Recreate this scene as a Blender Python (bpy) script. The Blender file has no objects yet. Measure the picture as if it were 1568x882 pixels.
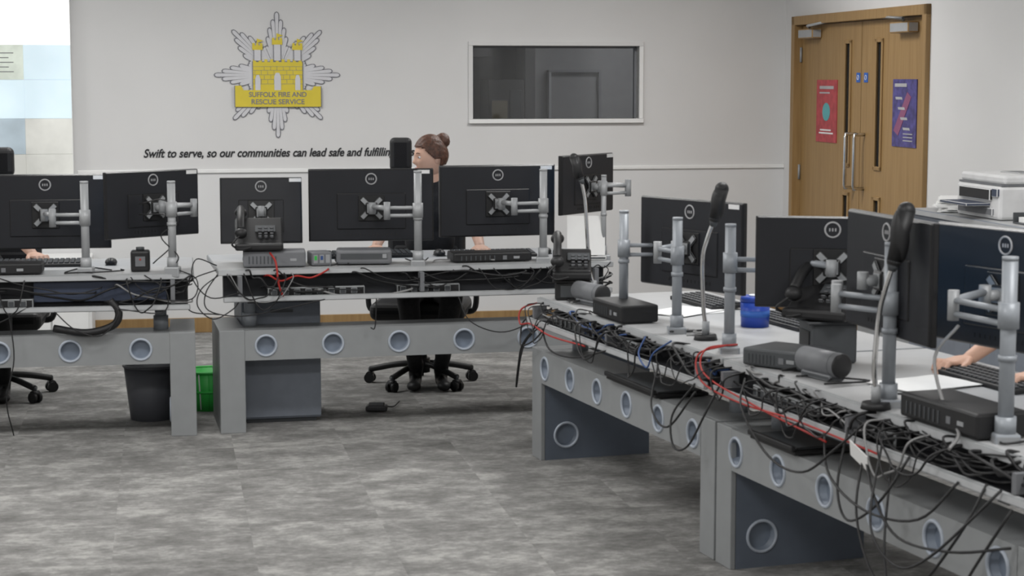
import bpy, bmesh, math, random
from mathutils import Vector, Matrix
random.seed(7)
sc=bpy.context.scene
col=sc.collection
V=Vector
def T(x,y,z): return Matrix.Translation((x,y,z))
def RZ(a): return Matrix.Rotation(math.radians(a),4,'Z')
def RX(a): return Matrix.Rotation(math.radians(a),4,'X')
def RY(a): return Matrix.Rotation(math.radians(a),4,'Y')

# ---------------------------------------------------------------- materials
def mat(name,c,rough=.6,metal=0,emis=0,var=.06,scale=14,bump=0,spec=.4):
    m=bpy.data.materials.new(name); m.use_nodes=True
    n=m.node_tree.nodes; l=m.node_tree.links; p=n['Principled BSDF']
    tc=n.new('ShaderNodeTexCoord'); nz=n.new('ShaderNodeTexNoise'); nz.inputs['Scale'].default_value=scale; nz.inputs['Detail'].default_value=4
    l.new(tc.outputs['Object'],nz.inputs['Vector'])
    r=n.new('ShaderNodeValToRGB'); r.color_ramp.elements[0].position=.3; r.color_ramp.elements[1].position=.7
    r.color_ramp.elements[0].color=[x*(1-var) for x in c]+[1]; r.color_ramp.elements[1].color=[min(1,x*(1+var)) for x in c]+[1]
    l.new(nz.outputs['Fac'],r.inputs['Fac']); l.new(r.outputs['Color'],p.inputs['Base Color'])
    p.inputs['Roughness'].default_value=rough; p.inputs['Metallic'].default_value=metal
    p.inputs['Specular IOR Level'].default_value=spec
    if emis:
        l.new(r.outputs['Color'],p.inputs['Emission Color']); p.inputs['Emission Strength'].default_value=emis
    if bump:
        b=n.new('ShaderNodeBump'); b.inputs['Strength'].default_value=bump; b.inputs['Distance'].default_value=.01
        l.new(nz.outputs['Fac'],b.inputs['Height']); l.new(b.outputs['Normal'],p.inputs['Normal'])
    return m
M={}
M['wall']=mat('wall_paint',(.65,.645,.64),.85,var=.02,scale=2)
M['wall_low']=mat('wall_paint_lower',(.67,.67,.67),.85,var=.02,scale=2)
M['ceil']=mat('ceiling_tile',(.8,.8,.79),.9,var=.03)
M['trimw']=mat('white_trim',(.78,.78,.77),.5,var=.02)
M['beam']=mat('desk_grey_metal',(.25,.26,.265),.45,var=.04)
M['panel']=mat('desk_blue_grey',(.105,.125,.158),.5,var=.05)
M['ring']=mat('grommet_ring',(.38,.42,.48),.35)
M['grom']=mat('grommet_cup',(.20,.235,.29),.45)
M['top']=mat('desk_laminate',(.38,.385,.39),.45,var=.03)
M['edge']=mat('desk_edge',(.42,.43,.44),.5)
M['tray']=mat('tray_and_shadow_dark',(.018,.019,.023),.6)
M['fascia']=mat('blue_fascia',(.04,.052,.085),.5)
M['black']=mat('black_plastic',(.013,.013,.014),.5,var=.1)
M['mon']=mat('monitor_back_plastic',(.017,.018,.022),.48,var=.12,scale=5,spec=.3)
M['bez']=mat('monitor_bezel',(.01,.01,.011),.3)
M['screen']=mat('screen_glow',(.10,.22,.38),.3,emis=.8)
M['silver']=mat('silver_plastic',(.30,.31,.32),.45,metal=.1)
M['pole']=mat('pole_grey',(.27,.29,.315),.4,metal=.1)
M['polew']=mat('pole_light_grey',(.36,.37,.38),.4,metal=.1)
M['chrome']=mat('chrome',(.7,.7,.7),.15,metal=1)
M['label']=mat('white_label',(.75,.75,.75),.6)
M['logo']=mat('logo_silver',(.40,.40,.41),.5)
M['paper']=mat('paper',(.78,.78,.77),.8,var=.02)
M['red']=mat('red_cable',(.34,.02,.015),.5)
M['blue']=mat('blue_cable',(.03,.07,.2),.5)
M['greyc']=mat('grey_cable',(.22,.22,.22),.5)
M['dgrey']=mat('dark_grey_plastic',(.06,.065,.07),.5)
M['binm']=mat('bin_grey_plastic',(.10,.105,.12),.5)
M['mgrey']=mat('mid_grey_plastic',(.15,.155,.165),.5)
M['cab']=mat('cabinet_blue_grey',(.18,.20,.235),.5)
M['green']=mat('green_plastic',(.04,.45,.07),.45)
M['bluep']=mat('blue_tub',(.02,.06,.36),.35)
M['fabric']=mat('chair_fabric',(.014,.014,.016),.95,scale=200,var=.3)
M['cloth']=mat('black_cloth',(.012,.012,.014),.9,scale=60,var=.3)
M['skin']=mat('skin',(.60,.36,.26),.55,var=.05,scale=20)
M['lip']=mat('lips',(.42,.17,.14),.5)
M['hair']=mat('brown_hair',(.085,.035,.020),.5,scale=60,var=.5,bump=.5)
M['hair2']=mat('dark_hair',(.02,.014,.01),.5,scale=60,var=.5,bump=.5)
M['eyew']=mat('eye_white',(.7,.7,.7),.3)
M['iris']=mat('iris',(.05,.03,.02),.2)
M['yellow']=mat('crest_yellow',(.66,.53,.05),.6,var=.03)
M['crestw']=mat('crest_white',(.60,.60,.62),.6,var=.03)
M['crestg']=mat('crest_grey',(.20,.20,.22),.6)
M['ink']=mat('black_ink',(.025,.025,.027),.7)
M['posterred']=mat('poster_red',(.40,.055,.065),.5,scale=25,var=.2)
M['posterteal']=mat('poster_teal',(.1,.36,.38),.5)
M['posterblue']=mat('poster_purple',(.07,.06,.20),.5,scale=25,var=.4)
M['posterpink']=mat('poster_pink',(.24,.08,.16),.5)
M['signblue']=mat('sign_blue',(.03,.12,.45),.5)
M['darkglass']=mat('dark_glass',(.03,.03,.03),.12)
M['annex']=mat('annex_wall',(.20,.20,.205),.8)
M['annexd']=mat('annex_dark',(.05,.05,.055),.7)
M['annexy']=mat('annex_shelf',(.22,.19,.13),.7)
M['printer']=mat('printer_white',(.62,.62,.62),.5)
M['vw_white']=mat('videowall_white',(1,1,1),.4,emis=1.1,var=0)
M['vw_cyan']=mat('videowall_cyan',(.50,.60,.65),.3,emis=.75,var=.08,scale=3)
M['vw_beige']=mat('videowall_beige',(.48,.52,.46),.3,emis=.7,var=.15,scale=8)
M['vw_grey']=mat('videowall_grey',(.32,.38,.42),.3,emis=.7,var=.2,scale=3)
M['vw_sand']=mat('videowall_sand',(.46,.46,.43),.3,emis=.7,var=.2,scale=3)
M['ledm']=mat('led_panel',(1,1,1),.4,emis=1.5,var=0)

def wood():
    m=bpy.data.materials.new('oak_veneer'); m.use_nodes=True
    n=m.node_tree.nodes; l=m.node_tree.links; p=n['Principled BSDF']
    tc=n.new('ShaderNodeTexCoord'); mp=n.new('ShaderNodeMapping'); mp.inputs['Scale'].default_value=(14,14,.8)
    nz=n.new('ShaderNodeTexNoise'); nz.inputs['Scale'].default_value=3; nz.inputs['Detail'].default_value=6
    r=n.new('ShaderNodeValToRGB'); r.color_ramp.elements[0].position=.3; r.color_ramp.elements[1].position=.75
    r.color_ramp.elements[0].color=(.265,.158,.06,1); r.color_ramp.elements[1].color=(.345,.22,.092,1)
    l.new(tc.outputs['Object'],mp.inputs['Vector']); l.new(mp.outputs['Vector'],nz.inputs['Vector']); l.new(nz.outputs['Fac'],r.inputs['Fac']); l.new(r.outputs['Color'],p.inputs['Base Color'])
    p.inputs['Roughness'].default_value=.5
    return m
M['oak']=wood()
def carpet():
    m=bpy.data.materials.new('carpet_tiles'); m.use_nodes=True
    n=m.node_tree.nodes; l=m.node_tree.links; p=n['Principled BSDF']
    tc=n.new('ShaderNodeTexCoord')
    dv=n.new('ShaderNodeVectorMath'); dv.operation='DIVIDE'; dv.inputs[1].default_value=(.5,.5,1)
    fl=n.new('ShaderNodeVectorMath'); fl.operation='FLOOR'
    wn=n.new('ShaderNodeTexWhiteNoise'); wn.noise_dimensions='3D'
    l.new(tc.outputs['Object'],dv.inputs[0]); l.new(dv.outputs[0],fl.inputs[0]); l.new(fl.outputs[0],wn.inputs['Vector'])
    sc1=n.new('ShaderNodeVectorMath'); sc1.operation='SCALE'; sc1.inputs['Scale'].default_value=.2
    l.new(wn.outputs['Color'],sc1.inputs[0])
    ad=n.new('ShaderNodeVectorMath'); ad.operation='ADD'; l.new(tc.outputs['Object'],ad.inputs[0]); l.new(sc1.outputs[0],ad.inputs[1])
    mp=n.new('ShaderNodeMapping'); mp.inputs['Scale'].default_value=(2.2,3.0,1); l.new(ad.outputs[0],mp.inputs['Vector'])
    n1=n.new('ShaderNodeTexNoise'); n1.inputs['Scale'].default_value=2.1; n1.inputs['Detail'].default_value=7; n1.inputs['Roughness'].default_value=.68; l.new(mp.outputs[0],n1.inputs['Vector'])
    mp2=n.new('ShaderNodeMapping'); mp2.inputs['Scale'].default_value=(12,20,1); l.new(ad.outputs[0],mp2.inputs['Vector'])
    n2=n.new('ShaderNodeTexNoise'); n2.inputs['Scale'].default_value=2.0; n2.inputs['Detail'].default_value=6; n2.inputs['Roughness'].default_value=.78; l.new(mp2.outputs[0],n2.inputs['Vector'])
    a=n.new('ShaderNodeMath'); a.operation='MULTIPLY_ADD'; a.inputs[1].default_value=.6; l.new(n2.outputs['Fac'],a.inputs[0]); l.new(n1.outputs['Fac'],a.inputs[2])
    w2=n.new('ShaderNodeMath'); w2.operation='MULTIPLY_ADD'; w2.inputs[1].default_value=.06; l.new(wn.outputs['Value'],w2.inputs[0]); l.new(a.outputs[0],w2.inputs[2])
    r=n.new('ShaderNodeValToRGB'); e=r.color_ramp.elements; e[0].position=.62; e[1].position=1.04
    e[0].color=(.125,.123,.118,1); e[1].color=(.34,.335,.32,1)
    x=e.new(.79); x.color=(.185,.182,.176,1); x=e.new(.89); x.color=(.245,.242,.234,1)
    l.new(w2.outputs[0],r.inputs['Fac']); l.new(r.outputs['Color'],p.inputs['Base Color'])
    p.inputs['Roughness'].default_value=.95; p.inputs['Specular IOR Level'].default_value=.1
    n3=n.new('ShaderNodeTexNoise'); n3.inputs['Scale'].default_value=180; l.new(tc.outputs['Object'],n3.inputs['Vector'])
    b=n.new('ShaderNodeBump'); b.inputs['Strength'].default_value=.3; b.inputs['Distance'].default_value=.004
    l.new(n3.outputs['Fac'],b.inputs['Height']); l.new(b.outputs['Normal'],p.inputs['Normal'])
    return m
M['carpet']=carpet()
def glass():
    m=bpy.data.materials.new('window_glass'); m.use_nodes=True
    n=m.node_tree.nodes; l=m.node_tree.links; n.remove(n['Principled BSDF'])
    t=n.new('ShaderNodeBsdfTransparent'); t.inputs[0].default_value=(.82,.83,.84,1)
    g=n.new('ShaderNodeBsdfGlossy'); g.inputs['Roughness'].default_value=.03; g.inputs[0].default_value=(.8,.8,.8,1)
    x=n.new('ShaderNodeMixShader'); x.inputs[0].default_value=.07
    l.new(t.outputs[0],x.inputs[1]); l.new(g.outputs[0],x.inputs[2]); l.new(x.outputs[0],n['Material Output'].inputs[0])
    return m
M['glass']=glass()

# ---------------------------------------------------------------- mesh builder
def catmull(pts,n=6):
    P=[V(p) for p in pts]
    if len(P)<3: return P
    Q=[2*P[0]-P[1]]+P+[2*P[-1]-P[-2]]; out=[]
    for i in range(1,len(Q)-2):
        a,b,c,d=Q[i-1],Q[i],Q[i+1],Q[i+2]
        for k in range(n):
            t=k/n
            out.append(.5*((2*b)+(c-a)*t+(2*a-5*b+4*c-d)*t*t+(3*b-a-3*c+d)*t**3))
    out.append(P[-1]); return out
class B:
    def __init__(s): s.bm=bmesh.new(); s.mats=[]
    def mi(s,k):
        m=M[k]
        if m not in s.mats: s.mats.append(m)
        return s.mats.index(m)
    def _set(s,vs,k,smooth=False):
        i=s.mi(k); fs={f for v in vs for f in v.link_faces}
        for f in fs: f.material_index=i; f.smooth=smooth
        return fs
    def box(s,c,d,k,bev=0,rot=None,seg=2):
        m=T(*c)@(rot or Matrix())@Matrix.Diagonal((d[0],d[1],d[2],1))
        r=bmesh.ops.create_cube(s.bm,size=1,matrix=m); vs=r['verts']; s._set(vs,k)
        if bev:
            es=list({e for v in vs for e in v.link_edges})
            bmesh.ops.bevel(s.bm,geom=es,offset=min(bev,.45*min(d)),segments=seg,affect='EDGES',profile=.5)
    def bx(s,a,b,k,bev=0):
        s.box([(a[i]+b[i])/2 for i in range(3)],[abs(b[i]-a[i]) for i in range(3)],k,bev)
    def cyl(s,p0,p1,r,k,r2=None,seg=18):
        p0=V(p0);p1=V(p1);d=p1-p0
        m=T(*((p0+p1)/2))@d.to_track_quat('Z','Y').to_matrix().to_4x4()
        q=bmesh.ops.create_cone(s.bm,cap_ends=True,segments=seg,radius1=r,radius2=r if r2 is None else r2,depth=d.length,matrix=m)
        fs=s._set(q['verts'],k,True)
        for f in fs:
            if len(f.verts)>4: f.smooth=False
    def sph(s,c,r,k,rot=None,seg=20):
        if not hasattr(r,'__len__'): r=(r,r,r)
        q=bmesh.ops.create_uvsphere(s.bm,u_segments=seg,v_segments=max(8,seg*2//3),radius=1,matrix=T(*c)@(rot or Matrix())@Matrix.Diagonal((*r,1)))
        s._set(q['verts'],k,True); return q['verts']
    def cap(s,p0,p1,r0,r1,k,seg=14):
        s.cyl(p0,p1,r0,k,r1,seg); s.sph(p0,r0,k,seg=seg); s.sph(p1,r1,k,seg=seg)
    def tube(s,pts,r,k,seg=7,sm=True,closed=False):
        P=catmull(pts) if sm else [V(p) for p in pts]
        i=s.mi(k); rings=[]; up=None; n=len(P)
        for j,p in enumerate(P):
            if closed: t=P[(j+1)%n]-P[j-1]
            else: t=(P[min(j+1,n-1)]-P[max(j-1,0)])
            if t.length<1e-7: t=V((0,0,1))
            t.normalize()
            if up is None: up=V((0,0,1)) if abs(t.z)<.9 else V((1,0,0))
            a=(up-t*up.dot(t))
            if a.length<1e-4: a=t.orthogonal()
            a.normalize(); up=a; b=t.cross(a)
            rings.append([s.bm.verts.new(p+r*(math.cos(2*math.pi*q/seg)*a+math.sin(2*math.pi*q/seg)*b)) for q in range(seg)])
        m=n if closed else n-1
        for j in range(m):
            A=rings[j];C=rings[(j+1)%n]
            for q in range(seg):
                f=s.bm.faces.new((A[q],A[(q+1)%seg],C[(q+1)%seg],C[q])); f.material_index=i; f.smooth=True
        if not closed:
            for R in (rings[0],rings[-1]):
                f=s.bm.faces.new(R); f.material_index=i
    def torus(s,c,R,r,k,M0=None,seg=28,rs=6):
        M0=M0 or Matrix()
        pts=[M0@V((c[0]+R*math.cos(2*math.pi*a/seg),c[1],c[2]+R*math.sin(2*math.pi*a/seg))) for a in range(seg)]
        s.tube(pts,r,k,rs,False,True)
    def poly(s,pts,y0,y1,k,M0=None):
        M0=M0 or Matrix(); i=s.mi(k)
        A=[s.bm.verts.new(M0@V((x,y0,z))) for x,z in pts]; C=[s.bm.verts.new(M0@V((x,y1,z))) for x,z in pts]
        fs=[s.bm.faces.new(A),s.bm.faces.new(list(reversed(C)))]
        n=len(pts)
        for j in range(n): fs.append(s.bm.faces.new((A[j],C[j],C[(j+1)%n],A[(j+1)%n])))
        for f in fs: f.material_index=i
    def holes(s,x0,x1,z0,z1,y,cent,r,dep,kf,ki,kr,M0=None):
        M0=M0 or Matrix(); cent=sorted(cent); a=s.mi(kf); bi=s.mi(ki)
        bd=[x0]+[(cent[i][0]+cent[i+1][0])/2 for i in range(len(cent)-1)]+[x1]
        for n,(cx,cz) in enumerate(cent):
            L,R=bd[n],bd[n+1]
            an=[2*math.pi*q/32 for q in range(32)]+[math.atan2(zz-cz,xx-cx)%(2*math.pi) for xx in (L,R) for zz in (z0,z1)]
            an=sorted(set(round(q,6) for q in an)); N=len(an); ci=[];ou=[];bt=[]
            for t in an:
                dx,dz=math.cos(t),math.sin(t); k=1e9
                if dx>1e-9:k=min(k,(R-cx)/dx)
                if dx<-1e-9:k=min(k,(L-cx)/dx)
                if dz>1e-9:k=min(k,(z1-cz)/dz)
                if dz<-1e-9:k=min(k,(z0-cz)/dz)
                ci.append(s.bm.verts.new(M0@V((cx+r*dx,y,cz+r*dz)))); ou.append(s.bm.verts.new(M0@V((cx+k*dx,y,cz+k*dz))))
                bt.append(s.bm.verts.new(M0@V((cx+r*.92*dx,y+dep,cz+r*.92*dz))))
            for q in range(N):
                p=(q+1)%N
                f=s.bm.faces.new((ci[q],ou[q],ou[p],ci[p])); f.material_index=a
                f=s.bm.faces.new((ci[q],ci[p],bt[p],bt[q])); f.material_index=bi; f.smooth=True
            f=s.bm.faces.new(bt); f.material_index=bi
            s.torus((cx,y,cz),r+.003,.006,kr,M0)
    def obj(s,name,m=None,parent=None,recalc=True):
        if recalc: bmesh.ops.recalc_face_normals(s.bm,faces=s.bm.faces[:])
        me=bpy.data.meshes.new(name); s.bm.to_mesh(me); s.bm.free()
        for x in s.mats: me.materials.append(x)
        o=bpy.data.objects.new(name,me); col.objects.link(o)
        if parent is not None: o.parent=parent
        if m is not None: o.matrix_local=m
        return o
def empty(name,m):
    o=bpy.data.objects.new(name,None); o.empty_display_size=.1; col.objects.link(o); o.matrix_world=m; return o
def text(name,body,size,k,m,parent=None,width=None,shear=0,bold=.0,align='CENTER'):
    c=bpy.data.curves.new(name,'FONT'); c.body=body; c.size=size; c.extrude=.001; c.shear=shear; c.offset=bold; c.align_x=align; c.align_y='CENTER'
    c.materials.append(M[k]); o=bpy.data.objects.new(name,c); col.objects.link(o)
    if parent: o.parent=parent
    sx=1
    if width:
        bpy.context.view_layer.update(); sx=width/o.dimensions.x
    o.matrix_local=m@Matrix.Diagonal((sx,1,1,1)); return o

# ---------------------------------------------------------------- room (frame: origin = back-right corner)
RA=10.66
ROOM=T(1.91,13.1,0)@RZ(RA)
CH=2.8
b=B(); b.bx((-9,-15.5,-.05),(0,0,0),'carpet'); b.obj('floor',ROOM)
b=B(); b.bx((-9,-15.5,CH),(0,0,CH+.05),'ceil'); b.obj('ceiling',ROOM)
wx0,wx1,wz0,wz1=-2.215,-1.054,1.415,1.91
b=B()
b.bx((-9,0,1.08),(wx0,.15,CH),'wall'); b.bx((wx1,0,1.08),(.15,.15,CH),'wall')
b.bx((wx0,0,1.08),(wx1,.15,wz0),'wall'); b.bx((wx0,0,wz1),(wx1,.15,CH),'wall'); b.bx((-9,0,0),(.15,.15,1.08),'wall_low')
b.obj('wall_back',ROOM)
b=B(); b.bx((0,-.2,0),(.15,0,CH),'wall'); b.bx((0,-15.5,0),(.15,-2.50,CH),'wall'); b.bx((0,-2.50,2.11),(.15,-.2,CH),'wall'); b.obj('wall_right',ROOM)
b=B(); b.bx((-9.15,-15.5,0),(-9,0.15,CH),'wall'); b.obj('wall_left',ROOM)
b=B(); b.bx((-9.15,-15.65,0),(.15,-15.5,CH),'wall'); b.obj('wall_front',ROOM)
b=B(); b.bx((-9,-.015,0),(0,0,.1),'oak',.003); b.obj('baseboard_back',ROOM)
b=B(); b.bx((-.015,-15.5,0),(0,-2.51,.1),'oak',.003); b.bx((-.015,-.2,0),(0,-.015,.1),'oak',.003); b.obj('baseboard_right',ROOM)
b=B(); b.bx((-4.84,-.014,1.065),(0,0,1.09),'trimw',.004); b.obj('trim_1',ROOM)
# window
b=B(); f=.03
b.bx((wx0-f,-.015,wz1),(wx1+f,.1,wz1+f),'wall',.003); b.bx((wx0-f,-.03,wz0-f),(wx1+f,.1,wz0),'trimw',.003)
b.bx((wx0-f,-.015,wz0),(wx0,.1,wz1),'wall',.003); b.bx((wx1,-.015,wz0),(wx1+f,.1,wz1),'trimw',.003)
b.bx((wx0,.07,wz0),(wx0+.015,.1,wz1),'mgrey');b.bx((wx1-.015,.07,wz0),(wx1,.1,wz1),'mgrey');b.bx((wx0,.07,wz1-.015),(wx1,.1,wz1),'mgrey')
b.bx((wx0,.08,wz0),(wx1,.085,wz1),'glass')
b.obj('window_1',ROOM)
# room behind the window
b=B()
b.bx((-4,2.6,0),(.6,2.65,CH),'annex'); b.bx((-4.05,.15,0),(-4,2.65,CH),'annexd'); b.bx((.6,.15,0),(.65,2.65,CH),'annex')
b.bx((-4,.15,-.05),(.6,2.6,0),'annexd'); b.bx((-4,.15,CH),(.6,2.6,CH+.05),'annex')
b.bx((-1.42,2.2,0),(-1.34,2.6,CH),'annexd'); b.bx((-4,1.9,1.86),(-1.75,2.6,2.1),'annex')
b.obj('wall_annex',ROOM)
b=B()
b.bx((-1.16,2.52,0),(-1.14,2.6,1.74),'silver'); b.bx((-1.16,2.52,1.74),(-.72,2.6,1.76),'mgrey'); b.bx((-.74,2.52,0),(-.72,2.6,1.74),'mgrey'); b.bx((-1.14,2.56,0),(-.74,2.59,1.74),'annex'); b.cyl((-1.07,2.5,1.0),(-1.07,2.5,1.15),.01,'silver')
b.obj('door_3',ROOM)
b=B(); b.bx((-1.74,2.1,0),(-1.45,2.5,1.68),'annexd',.01); b.bx((-1.72,2.085,.1),(-1.58,2.1,1.52),'annexy',.01); b.bx((-1.57,2.085,.1),(-1.47,2.1,1.6),'dgrey',.01); b.obj('storage_cabinet',ROOM)
la=bpy.data.lights.new('annex_fill_light','AREA'); la.energy=24; la.size=.8; lo=bpy.data.objects.new('annex_fill_light',la); col.objects.link(lo); lo.matrix_world=ROOM@T(-.2,1.4,2.7)  # unseen lamp, added to brighten the room behind the glass

# ceiling lights
for i,x in enumerate((-1.6,-4.4,-7.2)):
    for y in (-2.0,-5.4,-8.8,-12.2):
        e=empty('ceiling_light_panel',ROOM@T(x,y,CH))
        b=B(); b.box((0,0,-.012),(1.2,.6,.02),'ledm'); b.box((0,.31,-.015),(1.24,.02,.03),'trimw'); b.box((0,-.31,-.015),(1.24,.02,.03),'trimw'); b.box((.61,0,-.015),(.02,.6,.03),'trimw'); b.box((-.61,0,-.015),(.02,.6,.03),'trimw'); b.obj('panel_body',None,e)
        L=bpy.data.lights.new('panel_light','AREA'); L.shape='RECTANGLE'; L.size=1.15; L.size_y=.55; L.energy=39; L.color=(1,.99,.975)
        o=bpy.data.objects.new('panel_lamp',L); col.objects.link(o); o.parent=e; o.matrix_local=T(0,0,-.05)

# ---------------------------------------------------------------- doors on right wall
def door():
    D=ROOM@Matrix(((0,1,0,0),(-1,0,0,0),(0,0,1,0),(0,0,0,1)))
    b=B(); t0,t1,h=.2,2.50,2.11
    b.bx((t0,-.03,0),(t0+.06,.12,h),'oak',.003); b.bx((t1-.06,-.03,0),(t1,.12,h),'oak',.003); b.bx((t0,-.03,h-.06),(t1,.12,h),'oak',.003)
    e=b.obj('door_frame',D)
    mid=1.37
    for n,(a,c) in enumerate(((t0+.065,mid-.004),(mid+.004,t1-.065))):
        b=B()
        if n==0: s0,s1=mid-.28,mid-.18
        else: s0,s1=mid+.25,mid+.35
        zs=[(.28,.95),(1.14,1.92)]
        b.bx((a,.03,0.008),(s0,.075,h-.065),'oak'); b.bx((s1,.03,0.008),(c,.075,h-.065),'oak')
        b.bx((s0,.03,0.008),(s1,.075,zs[0][0]),'oak'); b.bx((s0,.03,zs[0][1]),(s1,.075,zs[1][0]),'oak'); b.bx((s0,.03,zs[1][1]),(s1,.075,h-.065),'oak')
        for z0,z1 in zs:
            b.bx((s0,.04,z0),(s1,.046,z1),'darkglass')
            for q in ((s0-.012,.0,s0+.012),(s1-.012,0,s1+.012)): b.bx((q[0],.02,z0-.012),(q[2],.03,z1+.012),'oak',.003)
            b.bx((s0-.012,.02,z0-.014),(s1+.012,.03,z0+.01),'oak',.003); b.bx((s0-.012,.02,z1-.01),(s1+.012,.03,z1+.014),'oak',.003)
        hx=mid-.075 if n==0 else mid+.08
        b.tube([(hx,.03,1.0),(hx,-.04,1.0),(hx,-.04,1.02),(hx,-.04,1.32),(hx,-.04,1.34),(hx,.03,1.34)],.011,'chrome',10,False)
        b.bx((a+.03,.025,.02),(c-.03,.031,.24),'silver')
        cx=a+.10 if n==0 else c-.45
        b.bx((cx,-.04,1.955),(cx+.28,.03,2.02),'polew',.008)
        b.tube([(cx+.14,-.01,2.03),(cx+.3,-.08,2.035),(cx+.02+(.45 if n==0 else -.25),.0,2.06)],.009,'polew',8,False)
        for z in (.25,1.0,1.8): b.cyl((a if n==0 else c,.02,z),(a if n==0 else c,.02,z+.1),.008,'silver')
        s=mid-.075 if n==0 else mid+.055
        b.bx((s,.026,1.665),(s+.06,.03,1.725),'signblue'); b.torus((s+.03,.025,1.695),.014,.002,'label')
        b.obj('door_%d'%(n+1),D)
    b=B(); b.bx((.58,.024,1.27),(.96,.03,1.68),'posterred'); b.poly([(.77+.07*math.cos(q*math.pi/10),1.47+.06*math.sin(q*math.pi/10)) for q in range(20)],.022,.024,'posterteal')
    b.bx((.64,.022,1.62),(.90,.024,1.64),'logo'); b.bx((.64,.022,1.59),(.83,.024,1.60),'logo'); b.bx((.64,.022,1.325),(.9,.024,1.335),'label')
    b.bx((.66,.022,1.345),(.86,.024,1.355),'label'); b.obj('safety_poster',D)
    b=B(); b.bx((1.905,.024,1.285),(2.265,.03,1.685),'posterblue')
    b.poly([(1.93,1.38),(2.0,1.35),(2.19,1.58),(2.13,1.61)],.022,.024,'posterpink'); b.bx((1.94,.021,1.64),(2.12,.023,1.66),'logo')
    for i in range(4): b.poly([(1.95+i*.04,1.58-i*.06),(2.05+i*.04,1.58-i*.06),(2.06+i*.04,1.565-i*.06),(1.96+i*.04,1.565-i*.06)],.0215,.023,'logo')
    for i in range(3): b.bx((2.08,.021,1.32+i*.02),(2.22,.023,1.326+i*.02),'logo')
    b.obj('safety_poster',D)
door()

# ---------------------------------------------------------------- crest + tagline
def crest():
    e=empty('fire_service_crest',ROOM@T(-3.53,-.002,1.712))
    b=B()
    for k in range(8):
        for off,ln in ((-20,.205),(20,.205),(-14,.26),(14,.26),(-9,.315),(9,.315),(-4.2,.365),(4.2,.365),(0,.415)):
            a=math.radians(90-45*k+off); ca,sa=math.cos(a),math.sin(a)
            def strip(w0,w1,l,y,kk):
                p=[(.04,-w0),(l-w1*1.6,-w1),(l-w1*.5,-w1*.75),(l,0),(l-w1*.5,w1*.75),(l-w1*1.6,w1),(.04,w0)]
                b.poly([(x*ca-z*sa,x*sa+z*ca) for x,z in p],y,y+.002,kk)
            strip(.006,.0170,ln+.004,-.003-.0003*(ln>.4),'crestg'); strip(.0035,.0115,ln-.004,-.0065-.0006*(ln>.3)-.0006*(ln>.35)-.0006*(ln>.4),'crestw')
    b.obj('star_rays',None,e)
    b=B(); Y0=-.013; Y1=-.010
    def rect(x0,x1,z0,z1,k,d=0): b.bx((x0,Y0-d,z0),(x1,Y1-d,z1),k)
    rect(-.165,.17,-.10,.09,'crestg'); rect(-.16,.165,-.10,.085,'yellow',.002)
    for i in range(9): rect(-.16+i*.0375,-.14+i*.0375,.085,.103,'yellow',.002)
    for cx,tz in ((-.13,.0),(0,.035),(.133,0)):
        rect(cx-.026,cx+.026,.095,.17+tz,'crestg',.002); rect(cx-.021,cx+.021,.095,.165+tz,'crestw',.004)
        rect(cx-.034,cx+.034,.165+tz,.195+tz,'yellow',.004)
        for j in (-1,0,1): rect(cx+j*.025-.008,cx+j*.025+.008,.195+tz,.21+tz,'yellow',.004)
        b.poly([(cx-.003,.21+tz),(cx+.04,.225+tz),(cx-.003,.24+tz)],Y0-.004,Y1-.004,'yellow')
        w=.022 if cx==0 else .017; hh=.0 if cx==0 else -.015
        b.poly([(cx-w,-.10),(cx+w,-.10),(cx+w,-.01+hh),(cx+w*.5,.015+hh),(cx-w*.5,.015+hh),(cx-w,-.01+hh)],Y0-.007,Y1-.003,'crestw')
    for z in (-.06,-.03,0,.03,.055): rect(-.16,.165,z,z+.002,'crestg',.003)
    for z,o in ((-.045,0),(-.015,.02),(.015,0),(.042,.02)):
        for i in range(8): 
            if abs((-.15+o+i*.042)%.133)>.02: rect(-.15+o+i*.042,-.148+o+i*.042,z-.012,z+.014,'crestg',.003)
    b.obj('castle',None,e)
    b=B()
    ban=[(-.28,-.21),(.285,-.21),(.285,-.075),(.24,-.075),(.225,-.10),(-.225,-.10),(-.24,-.07),(-.28,-.07)]
    b.poly([(x*1.02,z*1.02+.002) for x,z in ban],-.018,-.015,'crestg'); b.poly(ban,-.022,-.018,'yellow'); b.obj('banner',None,e)
    text('banner_text_1','SUFFOLK FIRE AND',.046,'crestg',T(0,-.0235,-.130)@RX(90),e,.38,0,.0006)
    text('banner_text_2','RESCUE SERVICE',.046,'crestg',T(0,-.0235,-.178)@RX(90),e,.35,0,.0006)
crest()
text('wall_tagline_lettering','Swift to serve, so our communities can lead safe and fulfilling lives',.078,'ink',ROOM@T(-4.416,-.004,1.195)@RX(90),None,1.80,.28,.0016,'LEFT')

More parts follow.
